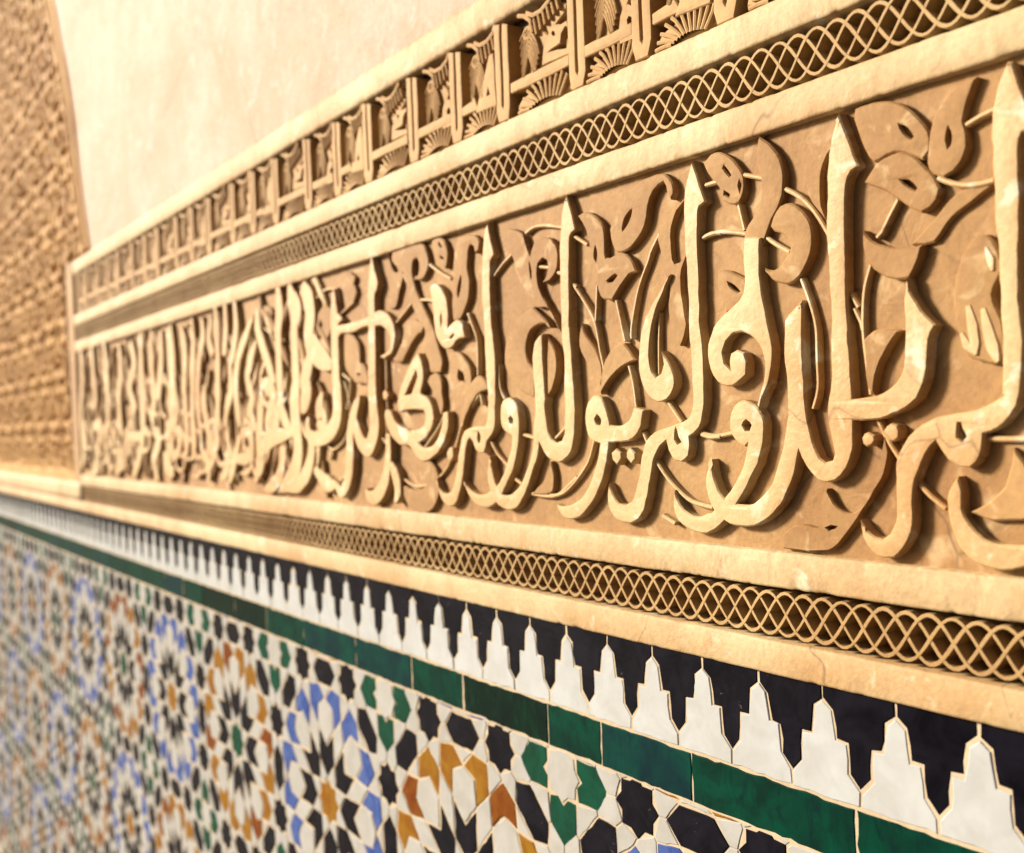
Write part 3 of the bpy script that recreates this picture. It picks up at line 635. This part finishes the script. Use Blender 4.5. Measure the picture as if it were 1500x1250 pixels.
for i in range(len(pairs)):
    xr = pairs[i]
    # double stem with a groove, joined at its foot
    bw, gv_ = .0145, .0020
    j_ = rnd.uniform(-.0008, .0008)
    zt = Z_KT - .001
    U = [(xr - bw - gv_, zt, True), (xr - gv_, zt - .004, True), (xr - gv_ + j_, Z_KB + .022, True), (xr, Z_KB + .018, False), (xr + gv_ + j_, Z_KB + .022, True), (xr + gv_, zt - .004, True), (xr + bw + gv_, zt - .010, True),
         (xr + bw + gv_, Z_KB + .018, True), (xr + bw * .75, Z_KB + .001, True), (xr - bw * .85, Z_KB + .001, True), (xr - bw - gv_, Z_KB + .016, True)]
    relief('stem', U, [], kl(), YK + .004, M_KUF, kuf, .0012, .02)
    if i + 1 >= len(pairs): break
    xl = pairs[i + 1]; G = xr - xl; kd = kind(i)
    f = lambda u, t_: (xl + u * G, Z_KB + t_ * HK)
    a0 = (xl + bw + gv_ - .001); a1 = (xr - bw - gv_ + .001)
    if kd == 'M':
        xm = xl + .42 * G
        relief('letter', [(a0, Z_KB + .34 * HK, True), (xl + .33 * G, Z_KB + .36 * HK, True), (xl + .36 * G, Z_KB + .46 * HK, True), (xl + .46 * G, Z_KB + .30 * HK, True), (xl + .5 * G, Z_KB + .24 * HK, True), (a0, Z_KB + .24 * HK, True)], [], kl(), YK + .004, M_KUF, kuf, .0012, .02)
    else:
        z1_ = Z_KB + .35 * HK; z0_ = Z_KB + .24 * HK
        relief('letter', [(a0, z1_, True), (a1, z1_, True), (a1, z0_, True), (a0, z0_, True)], [], kl(), YK + .004, M_KUF, kuf, .0012, .02)
    outs, hols = REF[kd]
    for o_ in outs:
        pts = [f(u, t_) + (c,) for u, t_, c in o_]
        pts = [(min(x, a1), z, c) for x, z, c in pts]
        relief('letter', pts, [[f(u, t_) + (c,) for u, t_, c in h] for h in hols], kl(), YK + .004, M_KUF, kuf, .0012, .008)
    # upper palmette: carved leaf body with raised quills, horned crown and small volute
    st = (lambda u: u) if kd == 'K' else (lambda u: .24 + (u - .2) * 1.28)
    g_ = lambda u, t_: f(min(st(u), .88), t_)
    for bd, yy in ((PAL_A, .0075), (PAL_B, .0080)):
        pal = relief('palmette', [g_(u, t_) + (c,) for u, t_, c in bd], [], yy + .0003 * (i % 3), YK + .004, M_KUF, kuf, .002, .008)
    q = []
    for s_ in range(8):
        t_ = s_ / 7; u0 = .43 - .06 * t_; t0 = .80 - .26 * t_
        for (du, dt) in ((-.20 + .10 * t_, -.08 - .20 * t_), (.14 - .06 * t_, -.17 - .05 * t_)):
            if du > 0 and t_ < .18: continue
            q.append([g_(u0 + du * v * (1.15 - .3 * v), max(.345, t0 + dt * v * (.7 + .6 * v))) + (.0036 * (1.05 - .25 * v),) for v in (0, .25, .5, .75, 1)])
    for s_ in range(6):
        t_ = s_ / 5; u0 = .46 + .30 * t_; t0 = .84 + .07 * t_
        q.append([g_(u0 + .03 * v, t0 - .16 * v * (1 - .3 * t_)) + (.0036,) for v in (0, .35, .7, 1)])
    q.append([g_(u_, t_) + (.0052,) for u_, t_ in ((.24, .95), (.33, .915), (.41, .84), (.43, .72))])
    q.append([g_(u_, t_) + (.0056,) for u_, t_ in ((.36, .93), (.45, .875), (.56, .875), (.66, .92), (.74, .985))])
    q.append([g_(.37 + .050 * math.cos(a), .735 + .050 * math.sin(a)) + (.0050,) for a in [.5 + .55 * m_ for m_ in range(11)]])
    fan('quills', q, .0012 + .0004 * (i % 3), pal)
    # lower half palmette below the base line
    pal = relief('palmette', [(min(max(a0, x), a1), z, c) for x, z, c in [f(u, t_) + (c,) for u, t_, c in PAL_C]], [], .0085 + .0003 * (i % 2), YK + .004, M_KUF, kuf, .002, .008)
    q = []
    for s_ in range(11):
        t_ = s_ / 10; u0 = .36 + .40 * t_; t0 = .02 + .035 * math.sin(t_ * 3.1)
        ang = math.radians(170 - 120 * t_); L = .026 + .010 * math.sin(t_ * 3.1)
        x, z = f(u0, t0); pts = []
        for m_ in range(4):
            v = m_ / 3
            pts.append((max(a0 + .001, min(a1, x + math.cos(ang) * L * v)), min(z + math.sin(ang + .15 * v) * L * v, Z_KB + .232 * HK), .0042))
        q.append(pts)
    fan('quills', q, .0025, pal)

# ------------------------------------------------------------------ carved wall surface beyond the end of the bands
arch = thing('carved_arch_panel', 'brown weathered stucco panel of dense carving with a curved arch edge at the far end', 'carved panel')
AR = [(-.20, -3.845), (.5803, -3.845), (.5804, -3.47), (.613, -3.478), (.73, -3.522), (.873, -3.573), (1.064, -3.626), (1.273, -3.721), (1.498, -3.842), (1.8, -4.05), (2.2, -4.42), (2.62, -4.95)]
def xb(z):
    for (z0, x0), (z1, x1) in zip(AR, AR[1:]):
        if z <= z1: return x0 + (x1 - x0) * max(0, (z - z0) / (z1 - z0))
    return AR[-1][1]
zs = [-.168 + (.5803 + .168) * i / 110 for i in range(111)] + [.5805 + (2.6 - .5805) * i / 230 for i in range(231)]
NX = 300; vs_, fs = [], []
for z in zs:
    xe = xb(z) - (.005 if z < .5803 else .07)
    for i in range(NX + 1):
        x = -6.3 + (xe + 6.3) * i / NX
        w1 = x + .010 * nz(x, z, 4, 6); w2 = z + .014 * nz(x, z, 8, 6)
        ca, cb = w1 / .25, w2 / .36                      # lozenge net with a leaf in every mesh
        p_, q_ = ca + cb, ca - cb
        fp, fq = abs((p_ % 1) - .5) * 2, abs((q_ % 1) - .5) * 2
        band_ = max(0, 1 - min(1 - fp, 1 - fq) * 5.5)
        lu = ((ca + (0 if int(math.floor(p_) + math.floor(q_)) % 2 else .0)) % 1) - .5
        leafy = abs(math.sin(fp * 5.2 + 1.3 * math.sin(fq * 6.0))) * abs(math.sin(fq * 5.2 + 1.3 * math.sin(fp * 6.0)))
        fine_ = 1 - abs(nz(w1, w2 * .6, 6, 60)) * 2.2
        h = max(0, min(1, max(band_ * .95, min(1, leafy * 1.9) * .85) * .85 + .10 * fine_ - .02))
        fade = 1 if z > -.06 else max(.12, (z + .168) / .108)
        vs_.append((x,   .022 - .024 * h * fade - .010 * (1 - fade), z))
for j in range(len(zs) - 1):
    if j == 110: continue
    for i in range(NX):
        a = j * (NX + 1) + i; fs.append((a, a + 1, a + NX + 2, a + NX + 1))
cv = part('carved_surface', vs_, fs, M_CARVE, arch); cv['kind'] = 'stuff'
rib = [(xb(z) - .022, z, False, .040) for z in (.583, .65, .73, .873, 1.064, 1.273, 1.498, 1.8, 2.2, 2.59)]
stroke('arch_border', rib, .002, .07, M_CARVE, arch, b=.008, step=.05)
rib = [(xb(z) - .058, z, False, .024) for z in (.583, .65, .73, .873, 1.064, 1.273, 1.498, 1.8, 2.2, 2.59)]
stroke('arch_border', rib, -.004, .07, M_CARVE, arch, b=.006, step=.05)
stroke('frame_strip', [(-3.765, -.165, False, .12), (-3.765, .2, False, .12), (-3.765, .575, False, .12)],   .003, .07, M_LEAF, arch, b=.012, step=.05)
sheet('plain_band', XL, XP - .001, Z_E + .001, -.170, .0015, 60, 3, .002, 5, M_FILLET, arch, 0, .07)
sheet('panel_core', XL, -3.83, -.168, 2.6, .055, 8, 8, .0, 3, M_CARVE, arch, 0, .07)

# smooth plaster above the bands, up to the arch edge
vs_, fs = [], []
zz_ = [Z_KTT - .004 + (2.6 - Z_KTT + .004) * j / 70 for j in range(71)]
for z in zz_:
    xe = xb(max(z, .582)) - .03
    for i in range(161):
        x = xe + (XR - xe) * i / 160
        vs_.append((x, .011 + .004 * (nz(x, z, 0, 2) + .5 * nz(x, z, 5, 6)), z))
for j in range(70):
    for i in range(160):
        a = j * 161 + i; fs.append((a, a + 1, a + 162, a + 161))
part('plaster_face', vs_, fs, M_WALL, wall, True)

# ------------------------------------------------------------------ tiled dado
dado = thing('tiled_dado', 'glazed mosaic tile dado with star rosettes, green border and black and white stepped edging', 'tiled wall')
YT = .0060          # face of the tiles
sheet('grout_bed', XL, XR, Z0, Z_F + .006, YT + .0010, 60, 30, .0003, 5, M_GROUT, dado, 0, .07)

def tile_mesh(poly, gap, vs_, fs, jit=.0005, thick=.010, b=.0008, cut=0.0):
    """one glazed tile: n-gon with softened rim, slightly tilted; appended to vs_, fs"""
    if area2(poly) < 0: poly = poly[::-1]
    poly = [p for i, p in enumerate(poly) if math.hypot(p[0] - poly[i - 1][0], p[1] - poly[i - 1][1]) > .0008]
    if len(poly) < 3: return False
    if cut:
        pp = []
        for i in range(len(poly)):
            a_, c_ = poly[i], poly[(i + 1) % len(poly)]; pp.append(a_)
            L = math.hypot(c_[0] - a_[0], c_[1] - a_[1]); k = int(L / .011)
            for m_ in range(1, k):
                v = (m_ + rnd.uniform(-.2, .2)) / k
                pp.append((a_[0] + (c_[0] - a_[0]) * v + rnd.gauss(0, cut), a_[1] + (c_[1] - a_[1]) * v + rnd.gauss(0, cut)))
        poly = pp
    poly = inset([(x + rnd.uniform(-jit, jit), z + rnd.uniform(-jit, jit)) for x, z in poly], gap)
    if area2(poly) < 2e-5: return False
    inn = inset(poly, b)
    cx_ = sum(p[0] for p in poly) / len(poly); cz = sum(p[1] for p in poly) / len(poly)
    sz = max(max(p[0] for p in poly) - min(p[0] for p in poly), max(p[1] for p in poly) - min(p[1] for p in poly)); tk = .010 * min(1, .05 / sz); tx, tz = rnd.gauss(0, tk), rnd.gauss(0, tk); y0 = YT + rnd.uniform(-.0004, .0004)
    o = len(vs_); n = len(poly)
    for ring_, dy in ((poly, thick), (poly, b * .8), (inn, 0)):
        for x, z in ring_: vs_.append((x, y0 + dy + tx * (x - cx_) + tz * (z - cz), z))
    for r_ in (0, 1):
        for i in range(n):
            j = (i + 1) % n
            fs.append((o + r_ * n + i, o + r_ * n + j, o + (r_ + 1) * n + j, o + (r_ + 1) * n + i))
    fs.append(tuple(range(o + 2 * n, o + 3 * n)))
    return True
def tile(name, poly, mat, gap=.0009, **k):
    vs_, fs = [], []
    if tile_mesh(poly, gap, vs_, fs, **k): return part(name, vs_, fs, mat, dado)

# stepped edging
PM = .080
half = [(0, 0), (.0105, -.009), (.0145, -.037), (.0262, -.0375), (.0278, -.066), (.0400, -.080)]
zp = Z_G + .0965; zbot = Z_G + .0012
k0 = int((-.4907 - XR) / PM) - 1
far_w, far_b = ([], []), ([], [])
for k in range(-16, 88):
    xc = -.4907 - k * PM
    if xc > XR - .05 or xc < XL + .05: continue
    sc = 1 + rnd.uniform(-.03, .03); zo = rnd.uniform(-.0015, .0015)
    R_ = [(xc + x * sc, zp + zo + z) for x, z in half]; L_ = [(xc - x * sc, zp + zo + z) for x, z in half[:0:-1]]
    wp = [(xc - PM / 2, zbot)] + [(xc + PM / 2, zbot)] + R_[::-1][:1] + R_[-2::-1] + L_[::-1][:-1] + L_[:1]
    wp = [(xc - PM / 2, zbot), (xc + PM / 2, zbot)] + R_[::-1] + [(xc - x * sc, zp + zo + z) for x, z in half[1:]]
    xb_ = xc - PM / 2
    bp = [(xc, zp + zo + .018), (xc - PM, zp + zo + .018)] + [(xc - PM + x, zp + z) for x, z in half] + [(xc - x, zp + z) for x, z in half[-2::-1]]
    if k < 46:
        tile('edging_tile', wp, G_WHITE, .0012, jit=.0009, cut=.0005); tile('edging_tile', bp, G_BLACK, .0012, jit=.0009, cut=.0005)
    else:
        tile_mesh(wp, .0011, *far_w); tile_mesh(bp, .0011, *far_b)
for d_, m_ in ((far_w, G_WHITE), (far_b, G_BLACK)):
    o = part('edging_tiles', d_[0], d_[1], m_, dado); o['kind'] = 'stuff'

# green border
js = [.70, .52, .33, .16, -.02, -.20, -.41, -.617, -.832, -.989, -1.098, -1.308, -1.463, -1.664, -1.891, -2.082, -2.271]
while js[-1] > XL + .3: js.append(js[-1] - rnd.uniform(.14, .24))
cols = {-.617: G_GREEN, -.832: G_TEAL, -.989: G_GREEN, -1.098: G_DKGR, -1.308: G_GREEN, -1.463: G_TEAL, -1.664: G_TEAL, -1.891: G_GREEN, -2.082: G_DKGR}
for a, c in zip(js, js[1:]):
    m_ = cols.get(a) or rnd.choice([G_GREEN, G_GREEN, G_TEAL, G_DKGR, G_GREEN])
    tile('border_tile', [(a, Z_G), (c, Z_G), (c, Z_H + .001), (a, Z_H + .001)], m_, .0012, b=.0012, cut=.0006)

# star mosaic: a square net of 16-fold rosettes
A = .244                     # half cell
CX0, CZ0 = -1.316, -.467 - A
def pol(r, deg): a = math.radians(deg); return (r * math.sin(a), r * math.cos(a))
def rot(p, deg):
    a = math.radians(deg); c, s_ = math.cos(a), math.sin(a)
    return [(x * c + z * s_, -x * s_ + z * c) for x, z in p]
def mir(p): return [(-x, z) for x, z in p]
star8 = lambda c, r1, r2, n=8, off=0: [(c[0] + (r1 if i % 2 == 0 else r2) * math.sin(math.pi * i / n + off), c[1] + (r1 if i % 2 == 0 else r2) * math.cos(math.pi * i / n + off)) for i in range(2 * n)]
chev = [pol(.795, 0.4), pol(.900, 7.3), pol(.912, 17.2), pol(.745, 22.3), pol(.592, 13.6), pol(.745, 9.8)]
petal = [(0, .44), pol(.592, 13.4), pol(.745, 9.5), (0, .79), pol(.745, -9.5), pol(.592, -13.4)]
dart = [(0, .20), pol(.33, 22.3), pol(.56, 13.2), (0, .43), pol(.56, -13.2), pol(.33, -22.3)]
sqr = [pol(.335, 22.5), pol(.58, 13.6), pol(.74, 22.5), pol(.58, 31.4)]
kite = [pol(.145, 22.5), (0, .195), pol(.325, 22.5), pol(.195, 45)]
hexa = [(-.20, 1.0), (-.11, 1.10), (.11, 1.10), (.20, 1.0), (.11, .90), (-.11, .90)]
hexd = [(.57, .85), (.70, .865), (.865, .70), (.85, .57), (.72, .56), (.56, .72)]
kh = star8((.405, 1.0), .160, .125)
wtri = [(0, .805), (.105, .892), (-.105, .892)]
wq1 = [(.115, .90), (.20, 1.0), (.25, 1.0), (.285, .895), (.272, .87)]
wq2 = [pol(.75, 22.5), pol(.912, 27.8), (.40, .848), (.345, .868), (.285, .893), pol(.912, 17.2)]
wq2b = [(.41, .848), (.515, .895), (.57, .85), (.56, .72), pol(.905, 34.5), pol(.912, 28.5)]
wtri45 = [pol(.805, 45), (.56, .71), (.71, .56)]
wq3 = [(.56, 1.0), (.515, .898), (.57, .853), (.70, .868), (.715, .893), (.63, 1.0)]
wq5 = [(.878, .878), (.715, .893), (.70, .868), (.865, .705), (.893, .715)]
grn = [(1 - .115, .87), (1 - .04, .875), (1, .835), (1.04, .875), (1.115, .87), (1.115, .71), (1.0, .615), (1 - .115, .71)]
cst = star8((1, 1), .155, .13)
cells = []          # (name, polygon in half-cell units, colour key)
for s_ in range(8):
    an = 45 * s_
    cells += [('chevron_tile', rot(chev, an), 'ring'), ('chevron_tile', rot(mir(chev), an), 'ring'), ('petal_tile', rot(petal, an), 'white'), ('dart_tile', rot(dart, an), 'black'),
              ('square_tile', rot(sqr, an), 'white'), ('kite_tile', rot(kite, an), 'white')]
for s_ in range(4):
    an = 90 * s_
    cells += [('wedge_tile', rot(wtri, an), 'white'), ('hexagon_tile', rot(hexd, an), 'black'), ('wedge_tile', rot(wtri45, an), 'white'), ('wedge_tile', rot(wq5, an), 'white')]
    for f_ in (lambda p: p, mir):
        cells += [('wedge_tile', rot(f_(wq1), an), 'white'), ('wedge_tile', rot(f_(wq2), an), 'white'), ('wedge_tile', rot(f_(wq2b), an), 'white'), ('wedge_tile', rot(f_(wq3), an), 'white')]
core = [('star_tile', star8((0, 0), .178, .140, 8), 'core')]
edge_h = [('hexagon_tile', hexa, 'black'), ('star_tile', kh, 'black'), ('star_tile', mir(kh), 'black')]     # shared with the cell above
edge_v = [(n_, rot(p, 90), c) for n_, p, c in edge_h]
corner = [('star_tile', cst, 'white'), ('arrow_tile', grn, 'green'), ('arrow_tile', [(x, 2 - z) for x, z in grn], 'green'), ('arrow_tile', [(z, x) for x, z in grn], 'green'), ('arrow_tile', [(2 - z, x) for x, z in grn], 'green')]
def clip(poly, zmax):
    out = []
    for i in range(len(poly)):
        a, c = poly[i - 1], poly[i]
        if (a[1] <= zmax) != (c[1] <= zmax):
            t_ = (zmax - a[1]) / (c[1] - a[1]); out.append((a[0] + (c[0] - a[0]) * t_, zmax))
        if c[1] <= zmax: out.append(c)
    return out
KEY = {'white': G_BONE, 'black': G_BLACK, 'green': G_MINT}
far = {}; n_single = {}
cand = []
ncol0, ncol1, nrow = -3, 12, 4
for row in range(-1, nrow):
    for c_ in range(ncol0, ncol1):
        x0 = CX0 - c_ * 2 * A; z0 = CZ0 - row * 2 * A
        amber = (c_ + row) % 2 == 0
        items = (cells + core + edge_v + (edge_h if row >= 0 else []) + (corner if row >= 0 else [])) if row >= 0 else (cells + edge_v)
        for n_, p, ck in items:
            poly = [(x0 + x * A, z0 + z * A) for x, z in p]
            if max(q[0] for q in poly) > XR or min(q[0] for q in poly) < XL or min(q[1] for q in poly) < Z0 + .10: continue
            if row < 1:
                if min(q[1] for q in poly) > Z_H: continue
                poly = clip(poly, Z_H + .0002)
                if len(poly) < 3: continue
            if ck == 'ring':
                m_ = (G_BROWN if rnd.random() < .3 else G_AMBER) if amber else G_BLUE
            elif ck == 'core': m_ = G_MINT if amber else G_AMBER
            else: m_ = KEY[ck]
            xc = sum(q[0] for q in poly) / len(poly); zc = sum(q[1] for q in poly) / len(poly)
            pxs = [Q(x, z) for x, z in poly]
            wpx = max(q[0] for q in pxs) - min(q[0] for q in pxs); hpx = max(q[1] for q in pxs) - min(q[1] for q in pxs)
            inframe = any(-5 < q[0] < 1505 and q[1] < 1260 for q in pxs)
            cand.append((-(wpx * hpx) if inframe else 1.0, n_, poly, m_, wpx * hpx))
cand.sort(key=lambda t_: t_[0])
for key, n_, poly, m_, ar in cand:
    if key < -140 and n_single.get(n_, 0) < 290:
        if tile(n_, poly, m_, .0010, jit=.0009, cut=.0004): n_single[n_] = n_single.get(n_, 0) + 1
    else:
        d_ = far.setdefault(m_.name, ([], [], m_)); tile_mesh(poly, .0008, d_[0], d_[1], .0006)
for k_, (v_, f_, m_) in far.items():
    o = part('mosaic_tiles', v_, f_, m_, dado); o['kind'] = 'stuff'
# plain skirting course at the floor
tile('skirting', [(XR - .01, Z0 + .002), (XL + .01, Z0 + .002), (XL + .01, Z0 + .09), (XR - .01, Z0 + .09)], G_DKGR, .001)
